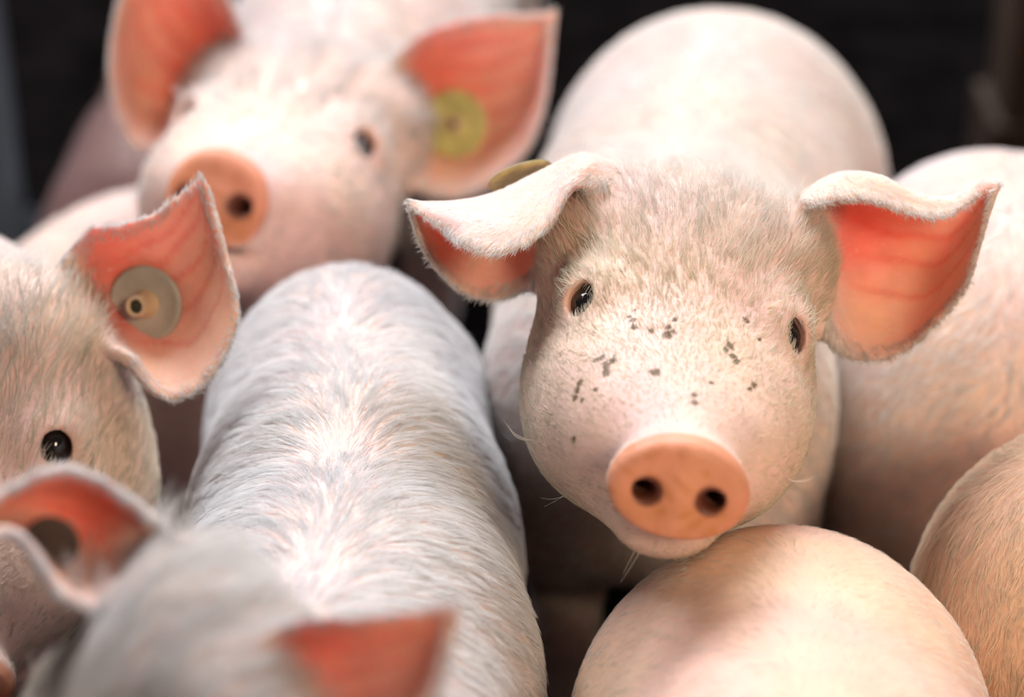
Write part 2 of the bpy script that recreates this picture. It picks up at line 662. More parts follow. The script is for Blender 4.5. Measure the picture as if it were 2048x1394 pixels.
class Pig:
    def __init__(s, stations, head, ears, legs=True, fine=0.0022, coarse=0.006, tint=PINK, neck_r=0.078, floor_z=0.0, lying=False, tail=True):
        """stations: (x, y, z, half width, half height) from the shoulder to the rump"""
        s.head, s.ears = head, ears
        st = np.array(stations, float)
        s.st = st
        allp = [st[:, :3] - 0.17, st[:, :3] + 0.17, [head.o - 0.14 * head.sc, head.o + 0.14 * head.sc], [[st[0, 0], st[0, 1], -0.02]]]
        for e in ears:
            allp += [e.P - 0.012, e.P + 0.012]
        allp = np.concatenate([np.asarray(a) for a in allp])
        lo, hi = allp.min(0), allp.max(0)
        hp = np.concatenate([[head.p(x, y, z) for x in (-.08, .08) for y in (-.09, .14) for z in (-.11, .06)]] + [e.P for e in ears])
        flo, fhi = hp.min(0), hp.max(0)
        v = Vol(*[axis_lines(lo[i], hi[i], flo[i], fhi[i], fine, coarse) for i in range(3)])
        s.v = v
        # trunk
        Z = np.array([0, 0, 1.0])
        for i in range(len(st) - 1):
            a, b = st[i], st[i + 1]
            f = 0.5 * (a[4] / a[3] + b[4] / b[3])
            v.cone(a[:3], b[:3], a[3], b[3], 0.03, (Z, f))
        # flat of the back and bulge of the belly
        mid = st[len(st) // 2]
        ax = nrm(st[0, :3] - st[-1, :3])
        ax_h = nrm(ax * np.array([1, 1, 0]))
        lat = np.array([ax_h[1], -ax_h[0], 0])
        s.ax, s.lat = ax_h, lat
        sh, ru = st[0], st[-1]
        # neck
        poll = head.p(0, -0.055, -0.035)
        v.cone(sh[:3] + Z * 0.03, poll, min(sh[3], sh[4]) * 0.93, neck_r * 0.80 * head.sc, 0.05)
        # hams and shoulders
        if not lying:
            for sx in (-1, 1):
                hip = ru[:3] + lat * sx * ru[3] * 0.50 - ax_h * 0.01 - Z * 0.05
                v.ell(hip, (ru[3] * 0.5, 0.080, 0.098), np.stack([lat, ax_h, Z], 1), 0.04)
                knee = hip + ax_h * 0.045 - Z * 0.085 + lat * sx * 0.004
                hock = knee - ax_h * 0.075 - Z * 0.035
                hock[2] = floor_z + 0.095
                foot = hock + ax_h * 0.018
                foot[2] = floor_z + 0.030
                v.cone(hip - Z * 0.04, knee, 0.056, 0.034, 0.03)
                v.cone(knee, hock, 0.034, 0.0185, 0.02)
                v.cone(hock, foot, 0.0185, 0.0165, 0.012)
                toe = foot + ax_h * 0.018
                toe[2] = floor_z + 0.0165
                v.cone(foot, toe, 0.017, 0.0155, 0.008)
                sp = sh[:3] + lat * sx * sh[3] * 0.55 - Z * 0.03
                v.ell(sp, (0.044, 0.066, 0.090), np.stack([lat, ax_h, Z], 1), 0.04)
                el = sp - ax_h * 0.012 - Z * 0.075
                wr = el + ax_h * 0.022
                wr[2] = floor_z + 0.105
                ff = wr - ax_h * 0.006
                ff[2] = floor_z + 0.030
                v.cone(sp - Z * 0.05, el, 0.044, 0.030, 0.03)
                v.cone(el, wr, 0.030, 0.0195, 0.02)
                v.cone(wr, ff, 0.0195, 0.0165, 0.012)
                t2 = ff + ax_h * 0.018
                t2[2] = floor_z + 0.0165
                v.cone(ff, t2, 0.017, 0.0155, 0.008)
        else:
            for sx in (-1, 1):
                hip = ru[:3] + lat * sx * ru[3] * 0.6 - Z * 0.03
                v.ell(hip, (0.05, 0.085, 0.075), np.stack([lat, ax_h, Z], 1), 0.04)
                kn = hip + ax_h * 0.10 + lat * sx * 0.03
                kn[2] = floor_z + 0.045
                ft = kn - ax_h * 0.03 + lat * sx * 0.05
                ft[2] = floor_z + 0.018
                v.cone(hip, kn, 0.05, 0.03, 0.03)
                v.cone(kn, ft, 0.026, 0.0165, 0.02)
                sp = sh[:3] + lat * sx * sh[3] * 0.6
                wr = sp + ax_h * 0.08
                wr[2] = floor_z + 0.03
                t2 = wr + ax_h * 0.08
                t2[2] = floor_z + 0.0175
                v.cone(sp, wr, 0.05, 0.025, 0.03)
                v.cone(wr, t2, 0.021, 0.0165, 0.015)
        # tail
        tl = ru[:3] - ax_h * (ru[3] * 0.94) + Z * 0.045
        pts = [tl]
        for i in range(1, 9):
            a = i * 0.8
            pts.append(tl - ax_h * 0.008 * i ** 0.7 + lat * 0.013 * math.sin(a) + Z * (0.013 * (math.cos(a) - 1) - 0.004 * i))
        for i in range(8 if tail else 0):
            v.cone(pts[i], pts[i + 1], 0.0085 - i * 0.0005, 0.008 - i * 0.0005, 0.006)
        head.build(v)
        for e in ears:
            v.sheet(e.P, e.N, e.T, 0.010)
        V, tri, quad = v.mesh()
        # attributes
        s.earmask = np.zeros(len(V))
        s.inner = np.zeros(len(V))
        s.eu = np.zeros(len(V))
        s.ev = np.zeros(len(V))
        s.eardir = np.zeros((len(V), 3))
        for e in ears:
            near = np.where(((V > e.P.min(0) - 0.02) & (V < e.P.max(0) + 0.02)).all(1))[0]
            if not len(near):
                continue
            k, d = e.nearest(V[near])
            m = 1 - sstep(0.0045, 0.009, d)
            side = ((V[near] - e.P[k]) * e.N[k]).sum(1)
            better = m > s.earmask[near]
            nb = near[better]
            s.earmask[nb] = m[better]
            s.inner[nb] = (side > -0.0004)[better]
            s.eu[nb] = e.u[k][better]
            s.ev[nb] = e.v[k][better]
            rm = (np.clip((np.abs(e.u[k]) - 0.5) * 1.0, -0.5, 0.5))
            s.eardir[nb] = nrm(e.dv[k] * 0.6 + e.du[k] * (np.sign(rm) * sstep(0.36, 0.47, np.abs(rm)) * 1.6)[:, None])[better]
        V = smooth_verts(V, quad, tri, 0.12 + 0.45 * s.earmask, 4)
        T = np.concatenate([quad[:, [0, 1, 2]], quad[:, [0, 2, 3]], tri])
        n = vert_normals(V, T)
        s.V, s.T, s.n, s.quad, s.tri = V, T, n, quad, tri
        s.hl = head.local(V)
        L = s.hl
        col = np.tile(tint, (len(V), 1))
        on_head = (np.abs(L[:, 0]) < 0.1) & (L[:, 1] > -0.1) & (L[:, 1] < 0.2) & (np.abs(L[:, 2]) < 0.13)
        mk = lambda m, c: col + (np.asarray(c) - col) * m[:, None]
        s.noseM = sstep(0.1155, 0.1195, L[:, 1] + 0.10 * (L[:, 2] + 0.042)) * on_head * (L[:, 2] > -0.080) * (L[:, 2] < 0.0) * (L[:, 1] < 0.16)
        col = mk(s.noseM, NOSE)
        # nostril lining
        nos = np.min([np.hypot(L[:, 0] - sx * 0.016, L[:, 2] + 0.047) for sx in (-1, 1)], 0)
        nz = np.sin(L[:, 0] * 260 + 3 * np.sin(L[:, 2] * 170)) * np.sin(L[:, 2] * 240 + 2 * np.sin(L[:, 0] * 190 + 1))
        stain = sstep(0.15, 0.8, nz) * 0.55 + (1 - sstep(0.004, 0.013, np.abs(nos - 0.009))) * sstep(-0.042, -0.056, L[:, 2]) * 0.5
        col = mk(np.clip(stain, 0, 1) * s.noseM, (0.60, 0.24, 0.10))
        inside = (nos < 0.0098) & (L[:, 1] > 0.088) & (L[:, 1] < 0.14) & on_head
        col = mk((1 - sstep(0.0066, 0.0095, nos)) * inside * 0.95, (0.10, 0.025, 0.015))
        # eyelid margins
        for e, r, Mo in head.eyes:
            d = np.linalg.norm(V - e, axis=1)
            col = mk((1 - sstep(r * 1.05, r * 1.75, d)) * 0.55, (0.62, 0.27, 0.17))
        im = s.earmask * s.inner
        col = mk(im * sstep(0.05, 0.25, s.ev) * 0.95, EARPINK)
        red = im * (1 - sstep(0.15, 0.55, s.ev)) * sstep(0.02, 0.12, s.ev) * sstep(0.15, 0.45, s.eu)
        col = mk(red * 0.75, EARRED)
        vein = np.zeros(len(V))
        for uc, wd in ((0.28, 0.02), (0.45, 0.025), (0.60, 0.02), (0.74, 0.03), (0.86, 0.02)):
            c = uc + 0.10 * (s.ev - 0.3) * (uc - 0.5) * 4 + 0.015 * np.sin(s.ev * 17 + uc * 30)
            vein = np.maximum(vein, np.exp(-((s.eu - c) / wd) ** 2))
        col = mk(vein * im * sstep(0.1, 0.3, s.ev) * (1 - sstep(0.8, 1.0, s.ev)) * 0.45, EARRED)
        hoof = (V[:, 2] < floor_z + 0.028)
        col[hoof] = (0.10, 0.07, 0.05)
        s.col = col

    def finish(s, label, group, mat=SKIN, name='piglet'):
        root = bpy.data.objects.new(name, None)
        c = s.st[:, :3].mean(0)
        org = np.array([c[0], c[1], 0.0])
        root.location = org
        root.empty_display_size = 0.1
        COL.objects.link(root)
        tag(root, label, 'pig', group)
        s.root, s.org = root, org
        faces = s.quad.tolist() + s.tri.tolist()
        o = link_mesh('body', s.V, faces, mat, root, True, org)
        a = o.data.attributes.new('skin_colour', 'FLOAT_COLOR', 'POINT')
        a.data.foreach_set('color', np.concatenate([s.col, np.ones((len(s.V), 1))], 1).astype(np.float32).ravel())
        t = o.data.attributes.new('thin', 'FLOAT', 'POINT')
        t.data.foreach_set('value', (s.earmask * sstep(0.0, 0.2, s.ev)).astype(np.float32))
        s.body = o
        for e, r, Mo in s.head.eyes:
            b = MeshBag()
            prof = [(max(1e-5, r * math.sin(q)), r * math.cos(q) * (1.0 + 0.10 * max(0, math.cos(q)) ** 6)) for q in np.linspace(0, math.pi, 18)]
            b.lathe(prof, e, Mo[:, 2], 28)
            link_mesh('eye', b.v, b.f, EYE, root, True, org)
        return root

    # -------------------------------------------------------------- bristles
    def flow(s, P, n):
        """direction in which bristles lie, from snout over the poll to the tail"""
        h = s.head
        L = h.local(P)
        # head: away from the snout, spreading to the sides
        hx = L - np.array([0, 0.135, -0.045])
        hf = np.stack([hx[:, 0] * 1.25, hx[:, 1] - 0.02, hx[:, 2] * 0.75 + 0.02], 1)
        hf = nrm(hf) @ h.M.T
        # body: towards the tail and outwards from the spine
        pts = s.st[:, :3]
        t = np.clip(((P - pts[0]) @ -s.ax) / np.linalg.norm(pts[-1] - pts[0]), 0, 1)
        x = t * (len(pts) - 1)
        i = np.minimum(x.astype(int), len(pts) - 2)
        c = pts[i] + (pts[i + 1] - pts[i]) * (x - i)[:, None]
        l = (P - c) @ s.lat
        w = np.clip(np.abs(l) / 0.035, 0, 1)
        bf = -s.ax * (1.0 - 0.62 * w)[:, None] + s.lat * (np.tanh(l / 0.014) * (0.25 + 0.75 * w))[:, None]
        bf = bf - np.array([0, 0, 1.0]) * (0.75 * w)[:, None]
        m = sstep(-0.125, -0.075, L[:, 1]) * (np.linalg.norm(L, axis=1) < 0.2)
        f = hf * m[:, None] + nrm(bf) * (1 - m[:, None])
        return f, m

    def hair(s, per_cm2, length, radius, body_len=None, colour=(0.93, 0.90, 0.86), head_colour=None, extra=None, lift=0.35, ear_len=0.0045, spots=None, facing=-0.45, seg=5, clump=0.0035, wild=1.0, streak=0.3):
        V, T, n = s.V, s.T, s.n
        ce = V[T].mean(1)
        ar = 0.5 * np.linalg.norm(np.cross(V[T[:, 1]] - V[T[:, 0]], V[T[:, 2]] - V[T[:, 0]]), axis=1)
        w = ce - CAM
        z = w @ C_F
        px = 1024 + FPX * (w @ C_R) / z
        py = 697 - FPX * (w @ C_U) / z
        see = (z > 0.3) & (px > -2200) & (px < 4200) & (py > -1500) & (py < 4000)
        off = np.maximum.reduce([-px, px - 2048, -py, py - 1394, np.zeros_like(px)])
        fn = nrm(np.cross(V[T[:, 1]] - V[T[:, 0]], V[T[:, 2]] - V[T[:, 0]]))
        see &= (fn * nrm(-w)).sum(1) > facing
        em = s.earmask[T].max(1)
        inn = s.inner[T].mean(1)
        ev = s.ev[T].mean(1)
        dens = np.where(see, 1.0 - 0.55 * sstep(100, 700, off), 0.0) * (1 - s.noseM[T].max(1))
        eu = s.eu[T].mean(1)
        rim = (np.abs(eu - 0.5) > 0.44) | (ev > 0.93)
        dens = np.where((em > 0.5) & (inn > 0.5) & (ev > 0.12) & ~rim, dens * 0.05, dens)
        dens = np.where((em > 0.5) & rim, dens * 2.6, dens)
        for e, r, Mo in s.head.eyes:
            dens[np.linalg.norm(ce - e, axis=1) < r * 1.32] = 0
        Lc = s.head.local(ce)
        pol = sstep(0.0, 0.035, Lc[:, 2]) * (1 - sstep(-0.01, 0.03, Lc[:, 1])) * (np.linalg.norm(Lc, axis=1) < 0.13)
        dens = dens * (1 - 0.5 * pol * (em < 0.5))
        nosd = np.min([np.hypot(Lc[:, 0] - q * 0.017, Lc[:, 2] + 0.046) for q in (-1, 1)], 0)
        dens[(nosd < 0.013) & (Lc[:, 1] > 0.085) & (Lc[:, 1] < 0.15)] = 0
        prob = ar * dens
        N = int(prob.sum() * 1e4 * per_cm2)
        if N < 10:
            return None
        f = rng.choice(len(T), N, p=prob / prob.sum())
        a, b = rng.random(N), rng.random(N)
        fl = a + b > 1
        a[fl], b[fl] = 1 - a[fl], 1 - b[fl]
        P = V[T[f, 0]] * (1 - a - b)[:, None] + V[T[f, 1]] * a[:, None] + V[T[f, 2]] * b[:, None]
        nn = nrm(n[T[f, 0]] * (1 - a - b)[:, None] + n[T[f, 1]] * a[:, None] + n[T[f, 2]] * b[:, None])
        F, hm = s.flow(P, nn)
        L = s.head.local(P)
        e_m = s.earmask[T[f, 0]]
        F = F * (1 - e_m)[:, None] + s.eardir[T[f, 0]] * e_m[:, None]
        F = F - nn * (F * nn).sum(1)[:, None]
        F = nrm(F)
        side = np.cross(nn, F)
        # clumps: low frequency wander of the direction
        ph = P @ np.array([[130., 61, 25], [47, -120, 80], [-90, 33, 140]])
        wander = 0.22 * np.sin(ph[:, 0]) * np.sin(ph[:, 1] + 1.3) + 0.18 * np.sin(2.3 * ph[:, 2] + ph[:, 0])
        F = nrm(F + side * (wild * (wander + rng.normal(0, 0.16, N)))[:, None])
        bl = length if body_len is None else body_len
        ln = bl + (length - bl) * hm
        # the face is short-haired towards the snout, long on the poll
        face = sstep(-0.02, 0.09, L[:, 1]) * hm
        poll = hm * sstep(0.0, 0.035, L[:, 2]) * (1 - sstep(-0.01, 0.03, L[:, 1]))
        ln = ln * (1 - 0.52 * face) * (1 + 1.3 * poll)
        rimf = (np.abs(s.eu[T[f, 0]] - 0.5) > 0.44) | (s.ev[T[f, 0]] > 0.93)
        ln = np.where(e_m > 0.5, ear_len * np.where(rimf, 1.5, 1.0), ln) * rng.uniform(0.6, 1.25, N)
        lf = lift * rng.uniform(0.4, 1.5, N) + 0.10 * poll
        t = np.linspace(0, 1, seg)
        d0 = nrm(F + nn * lf[:, None])
        curl = side * rng.normal(0, 0.18, N)[:, None] - nn * (lf * 0.55)[:, None]
        Q = P[:, None, :] + ln[:, None, None] * (d0[:, None, :] * t[None, :, None] + curl[:, None, :] * (t ** 2)[None, :, None])
        cell = np.floor(P / clump + 0.35 * np.sin(ph[:, :3] * 3.1)).astype(np.int64)
        key = cell[:, 0] * 73856093 ^ cell[:, 1] * 19349663 ^ cell[:, 2] * 83492791
        _, inv = np.unique(key, return_inverse=True)
        cnt = np.bincount(inv).astype(float)
        tipm = np.stack([np.bincount(inv, Q[:, -1, i]) / cnt for i in range(3)], 1)[inv]
        Q = Q + (tipm - Q[:, -1])[:, None, :] * (0.72 * t ** 1.4)[None, :, None] * (1 - 0.6 * e_m)[:, None, None]
        Q = Q - nn[:, None, :] * 0.0004
        shade = rng.uniform(0.80, 1.05, inv.max() + 1)[inv]
        rad = radius * rng.uniform(0.7, 1.2, N)[:, None] * (1 - 0.8 * t[None] ** 1.5)
        c = np.tile(np.asarray(colour, float), (N, 1))
        if head_colour is not None:
            hc = np.asarray(head_colour, float)
            k = hm * (1 - e_m) * (1 - 0.75 * sstep(0.028, 0.052, L[:, 2]))  # bristles go paler over the poll, painting in the bright backlit top
            c = c + (hc - c) * k[:, None]
        cl = np.floor(L / np.array([0.006, 0.024, 0.012]) + 0.6 * np.sin(L[:, ::-1] * 160)).astype(np.int64)
        _, iv = np.unique(cl[:, 0] * 7919 ^ cl[:, 1] * 104729 ^ cl[:, 2] * 1299709, return_inverse=True)
        shade = shade * (1 - streak * hm * (1 - e_m) * rng.uniform(0, 0.55, iv.max() + 1)[iv])
        c = c * (shade * rng.uniform(0.92, 1.04, N))[:, None]
        if spots:
            for q, r in spots:
                k = 1 - sstep(r * 0.7, r * 1.25, np.linalg.norm(P + d0 * ln[:, None] * 0.4 - q, axis=1))
                c = c + (np.array([0.20, 0.12, 0.035]) - c) * (k * 0.85)[:, None]
        c = np.clip(c, 0.01, 0.97)
        sizes = [seg] * N
        pos, rr, cc = Q.reshape(-1, 3), rad.reshape(-1), c
        if extra:
            for pts, r, colr in extra:
                sizes.append(len(pts))
                pos = np.concatenate([pos, pts])
                rr = np.concatenate([rr, r * (1 - 0.75 * np.linspace(0, 1, len(pts)))])
                cc = np.concatenate([cc, [colr]])
        cu = bpy.data.hair_curves.new('bristles')
        cu.add_curves(sizes)
        cu.attributes['position'].data.foreach_set('vector', (pos - s.org).astype(np.float32).ravel())
        ra = cu.attributes.get('radius') or cu.attributes.new('radius', 'FLOAT', 'POINT')
        ra.data.foreach_set('value', rr.astype(np.float32))
        ca = cu.attributes.new('bristle_colour', 'FLOAT_COLOR', 'CURVE')
        ca.data.foreach_set('color', np.concatenate([cc, np.ones((len(cc), 1))], 1).astype(np.float32).ravel())
        cu.materials.append(HAIR)
        o = bpy.data.objects.new('bristles', cu)
        o['kind'] = 'stuff'
        COL.objects.link(o)
        o.parent = s.root
        return o

    def surf(s, px, py):
        """where the line of sight through a pixel meets the body"""
        if not hasattr(s, 'bvh'):
            s.bvh = BVHTree.FromPolygons(s.V.tolist(), s.T.tolist())
        d = nrm(W(px, py, 1.0) - CAM)
        h = s.bvh.ray_cast(Vector(CAM), Vector(d))
        return (np.array(h[0]), np.array(h[1])) if h[0] is not None else (None, None)


def ear_tag(root, org, c, axis, r, mat, stud, ex=1.0, button=0.35):
    """round two-part ear tag: a dished disc with a rim and the stud that holds it"""
    b = MeshBag()
    b.lathe([(1e-5, 0.0), (r * 0.30, 0.0), (r * 0.78, 0.0004), (r * 0.86, 0.0012), (r * 0.97, 0.0010), (r, 0.0), (r * 0.97, -0.0010), (r * 0.8, -0.0012), (1e-5, -0.0012)], c, axis, 48, ex)
    o = link_mesh('ear_tag', b.v, b.f, mat, root, True, org)
    if stud:
        b = MeshBag()
        rb = r * button
        h = stud
        b.lathe([(rb * 1.25, 0.0), (rb * 1.1, h * 0.15), (rb * 0.95, h * 0.6), (rb * 0.9, h * 0.95), (rb * 0.8, h), (rb * 0.62, h), (rb * 0.6, h * 0.72), (1e-5, h * 0.70)], c, axis, 32)
        st = link_mesh('stud', b.v, b.f, STUD, o, True, org)
        b = MeshBag()
        b.lathe([(rb * 0.58, h * 0.66), (rb * 0.58, h * 0.80), (1e-5, h * 0.80)], c, axis, 24)
        link_mesh('stud_socket', b.v, b.f, STUD_HOLE, o, True, org)
    return o


# ------------------------------------------------------------------ the barn
b = MeshBag()
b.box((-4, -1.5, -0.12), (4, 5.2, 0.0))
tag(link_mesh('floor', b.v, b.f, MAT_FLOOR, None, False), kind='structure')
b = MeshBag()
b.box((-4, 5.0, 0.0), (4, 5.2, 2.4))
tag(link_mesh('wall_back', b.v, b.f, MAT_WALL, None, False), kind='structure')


def bx(name, lo, hi, mat, parent=None, origin=None):
    bb = MeshBag()
    bb.box(lo, hi)
    o = link_mesh(name, bb.v, bb.f, mat, parent, False, origin)
    m = o.modifiers.new('edge', 'BEVEL')
    m.width = 0.004
    m.segments = 2
    return o

# ------------------------------------------------------------------ the piglet that looks at the camera
hA = solve_head((1183, 617), (1560, 680), (1358, 985), 1.300, (0.02, 0.4, 0.15, 1.0, 1370, 645))
earA_l = Ear(px_grid([
    [(1120, 545, 1.350), (1150, 490, 1.362), (1172, 430, 1.368), (1196, 370, 1.362), (1212, 335, 1.352), (1222, 345, 1.340), (1224, 380, 1.332)],
    [(1062, 566, 1.362), (1080, 505, 1.380), (1098, 430, 1.388), (1122, 365, 1.376), (1158, 318, 1.354), (1166, 330, 1.330), (1148, 368, 1.316)],
    [(1005, 592, 1.368), (1010, 525, 1.390), (1025, 450, 1.394), (1048, 390, 1.380), (1078, 352, 1.352), (1092, 392, 1.318), (1086, 458, 1.300)],
    [(945, 588, 1.368), (945, 530, 1.388), (955, 470, 1.390), (972, 418, 1.376), (992, 392, 1.350), (1008, 440, 1.314), (1000, 503, 1.298)],
    [(886, 545, 1.362), (886, 505, 1.376), (893, 460, 1.376), (905, 422, 1.364), (922, 408, 1.346), (935, 442, 1.318), (930, 484, 1.305)],
    [(846, 488, 1.352), (848, 465, 1.360), (853, 440, 1.360), (862, 418, 1.354), (874, 410, 1.344), (884, 428, 1.332), (888, 452, 1.326)],
    [(820, 412, 1.340), (821, 411, 1.341), (822, 410, 1.341), (823, 409, 1.340), (825, 408, 1.339), (827, 409, 1.338), (828, 411, 1.337)],
]), step=0.0019)
earA_r = Ear(px_grid([
    [(1640, 640, 1.345), (1632, 575, 1.352), (1625, 500, 1.358), (1620, 430, 1.354), (1612, 392, 1.342), (1618, 408, 1.332)],
    [(1678, 694, 1.358), (1680, 600, 1.384), (1682, 510, 1.392), (1680, 430, 1.380), (1678, 356, 1.350), (1684, 392, 1.332)],
    [(1732, 716, 1.362), (1745, 630, 1.392), (1750, 535, 1.402), (1752, 450, 1.390), (1752, 358, 1.352), (1756, 400, 1.334)],
    [(1800, 702, 1.362), (1812, 625, 1.390), (1820, 545, 1.398), (1822, 470, 1.386), (1826, 390, 1.352), (1828, 424, 1.338)],
    [(1868, 646, 1.358), (1875, 595, 1.378), (1882, 535, 1.386), (1886, 480, 1.376), (1890, 402, 1.350), (1888, 428, 1.340)],
    [(1928, 572, 1.350), (1932, 530, 1.360), (1936, 485, 1.362), (1940, 440, 1.358), (1942, 384, 1.346), (1938, 400, 1.340)],
    [(1956, 490, 1.342), (1960, 470, 1.346), (1964, 440, 1.347), (1968, 410, 1.345), (1970, 370, 1.340), (1966, 382, 1.337)],
    [(1984, 390, 1.336), (1986, 386, 1.337), (1988, 381, 1.337), (1990, 376, 1.336), (1992, 372, 1.335), (1990, 374, 1.334)],
]), step=0.0019)
pA = Pig([(0.094, 1.335, 0.280, 0.102, 0.118), (0.105, 1.45, 0.277, 0.110, 0.122), (0.128, 1.57, 0.283, 0.112, 0.118), (0.156, 1.675, 0.287, 0.124, 0.120)],
         hA, [earA_l, earA_r], fine=0.0019)
SPOTPX = [(1265, 640, 5), (1268, 655, 6), (1258, 634, 4), (1302, 662, 5), (1338, 655, 6), (1335, 670, 8), (1342, 664, 7), (1460, 692, 7), (1466, 712, 6), (1472, 722, 6), (1452, 700, 5),
          (1195, 720, 6), (1212, 730, 8), (1225, 722, 6), (1212, 745, 7), (1204, 715, 5), (1160, 765, 7), (1155, 780, 6), (1150, 795, 5), (1310, 745, 8), (1388, 790, 5), (1390, 806, 6), (1422, 765, 4),
          (1508, 770, 6), (1500, 778, 4), (1148, 880, 5), (1190, 780, 4), (1492, 640, 5), (1350, 640, 4), (1135, 668, 3), (1270, 620, 3), (1100, 640, 3), (1165, 800, 4), (1520, 680, 4)]
spotsA = []
for x, y, r in SPOTPX:
    q, _ = pA.surf(x, y)
    if q is not None:
        spotsA.append((q, r * 0.00036))
SKIN_A = skin_material('pig_skin_spattered', spotsA)
pA.finish('pale pink piglet looking at the camera with mud specks on its face', 'piglets crowded in the pen', SKIN_A)
# lashes and whiskers
extra = []
for (e, r, Mo), sx in zip(hA.eyes, (-1, 1)):
    for k in range(26):
        a = math.radians(rng.uniform(25, 165))
        base = e + Mo[:, 0] * math.cos(a) * r * 0.80 + Mo[:, 1] * math.sin(a) * r * 0.92 + Mo[:, 2] * r * 0.75
        ln = rng.uniform(0.007, 0.013)
        d1 = nrm(Mo[:, 2] * 1.0 + Mo[:, 1] * 0.35 + Mo[:, 0] * math.cos(a) * 0.5 + rng.normal(0, 0.15, 3))
        pts = [base + d1 * ln * t - Mo[:, 1] * ln * 0.9 * t * t for t in np.linspace(0, 1, 6)]
        extra.append((np.array(pts), 0.00010, (0.93, 0.84, 0.66)))


def whisker(pa, pb, pc, r=0.00011, colr=(0.93, 0.90, 0.84), n=9):
    t = np.linspace(0, 1, n)[:, None]
    a, b_, c = (np.asarray(q, float) for q in (pa, pb, pc))
    extra.append(((1 - t) ** 2 * a + 2 * t * (1 - t) * b_ + t * t * c, r, colr))


def wroot(px, py, fall):
    q, _ = pA.surf(px, py)
    return q if q is not None else W(px, py, fall)


for k in range(3):
    q = wroot(1068, 880, 1.33)
    d = (q - CAM) @ C_F
    whisker(q, W(1030 - 3 * k, 878 + 4 * k, d), W(1008 + 5 * k, 842 + 3 * k, d), 0.00016)
for k in range(4):
    q = wroot(1575, 955 + 4 * k, 1.31)
    d = (q - CAM) @ C_F
    whisker(q, W(1608, 975 - 6 * k, d), W(1630 - 6 * k, 950 + 3 * k, d), 0.00016)
for (a0, a1, m0, m1, e0, e1) in ((1140, 985, 1110, 1005, 1080, 995), (1140, 985, 1115, 1000, 1088, 1014), (1160, 1030, 1150, 1075, 1110, 1092), (1205, 1060, 1190, 1050, 1182, 1042),
                                 (1225, 1075, 1220, 1100, 1250, 1150), (1560, 590, 1600, 595, 1612, 570), (1270, 1100, 1255, 1130, 1245, 1150), (1280, 1102, 1262, 1135, 1240, 1165), (1250, 1092, 1230, 1120, 1215, 1150)):
    q = wroot(a0, a1, 1.28)
    d = (q - CAM) @ C_F
    whisker(q, W(m0, m1, d), W(e0, e1, d))
pA.hair(48, 0.0100, 0.00013, clump=0.0024, body_len=0.013, colour=(0.96, 0.93, 0.89), head_colour=(0.97, 0.90, 0.72), extra=extra, spots=spotsA)
q = W(1040, 352, 1.385)
ear_tag(pA.root, pA.org, q, nrm(camdir(-0.32, 0.93, -0.25)), 0.0195, TAG_OLIVE, 0)

# ------------------------------------------------------------------ the piglet whose back fills the middle left, head low in the foreground
hD = pose_head(W(186, 1560, 1.043), camdir(-0.85, -0.47, 0.21), camdir(0.435, -0.435, 0.79), 1.0)
earD_l = Ear(px_grid([
    [(262, 1215, 1.055), (262, 1160, 1.075), (272, 1105, 1.085), (300, 1062, 1.080), (322, 1062, 1.068)],
    [(185, 1215, 1.045), (175, 1130, 1.085), (185, 1055, 1.098), (215, 1000, 1.085), (240, 992, 1.066)],
    [(112, 1182, 1.035), (95, 1105, 1.078), (95, 1030, 1.092), (115, 968, 1.080), (140, 940, 1.060)],
    [(72, 1115, 1.035), (45, 1070, 1.070), (32, 1025, 1.080), (38, 985, 1.072), (50, 965, 1.056)],
    [(20, 1065, 1.040), (0, 1055, 1.058), (-18, 1045, 1.063), (-25, 1028, 1.060), (-25, 1015, 1.050)],
    [(-70, 1085, 1.045), (-72, 1083, 1.046), (-74, 1081, 1.047), (-75, 1078, 1.046), (-76, 1075, 1.045)],
]), 0.003, 0.0040, 0.0030)
earD_r = Ear(px_grid([
    [(520, 1500, 0.973), (500, 1440, 0.983), (495, 1380, 0.993), (510, 1310, 0.998), (540, 1275, 0.993)],
    [(610, 1560, 0.963), (610, 1470, 0.988), (610, 1385, 1.000), (615, 1290, 0.996), (625, 1245, 0.980)],
    [(710, 1560, 0.958), (705, 1470, 0.986), (705, 1385, 0.998), (708, 1290, 0.992), (715, 1242, 0.974)],
    [(800, 1500, 0.958), (800, 1430, 0.976), (800, 1360, 0.984), (802, 1285, 0.980), (806, 1234, 0.968)],
    [(866, 1400, 0.958), (868, 1358, 0.966), (870, 1316, 0.970), (873, 1270, 0.968), (876, 1224, 0.962)],
    [(908, 1235, 0.956), (909, 1231, 0.956), (910, 1227, 0.956), (911, 1223, 0.956), (912, 1218, 0.956)],
]), 0.003, 0.0040, 0.0030)
pD = Pig([(-0.105, 0.93, 0.290, 0.094, 0.112), (-0.090, 1.04, 0.282, 0.099, 0.115), (-0.094, 1.17, 0.278, 0.092, 0.116), (-0.104, 1.318, 0.276, 0.085, 0.116)],
         hD, [earD_l, earD_r], fine=0.003, coarse=0.005)
pD.finish('piglet with a furry white back in the centre, its head low in front', 'piglets crowded in the pen')
pD.hair(48, 0.014, 0.00018, body_len=0.024, wild=0.6, streak=0.4, colour=(0.96, 0.945, 0.94), head_colour=(0.98, 0.93, 0.83), lift=0.13)
ear_tag(pD.root, pD.org, W(105, 1085, 1.062), camdir(-0.1, -0.3, 0.9), 0.0125, TAG_DARK, 0)

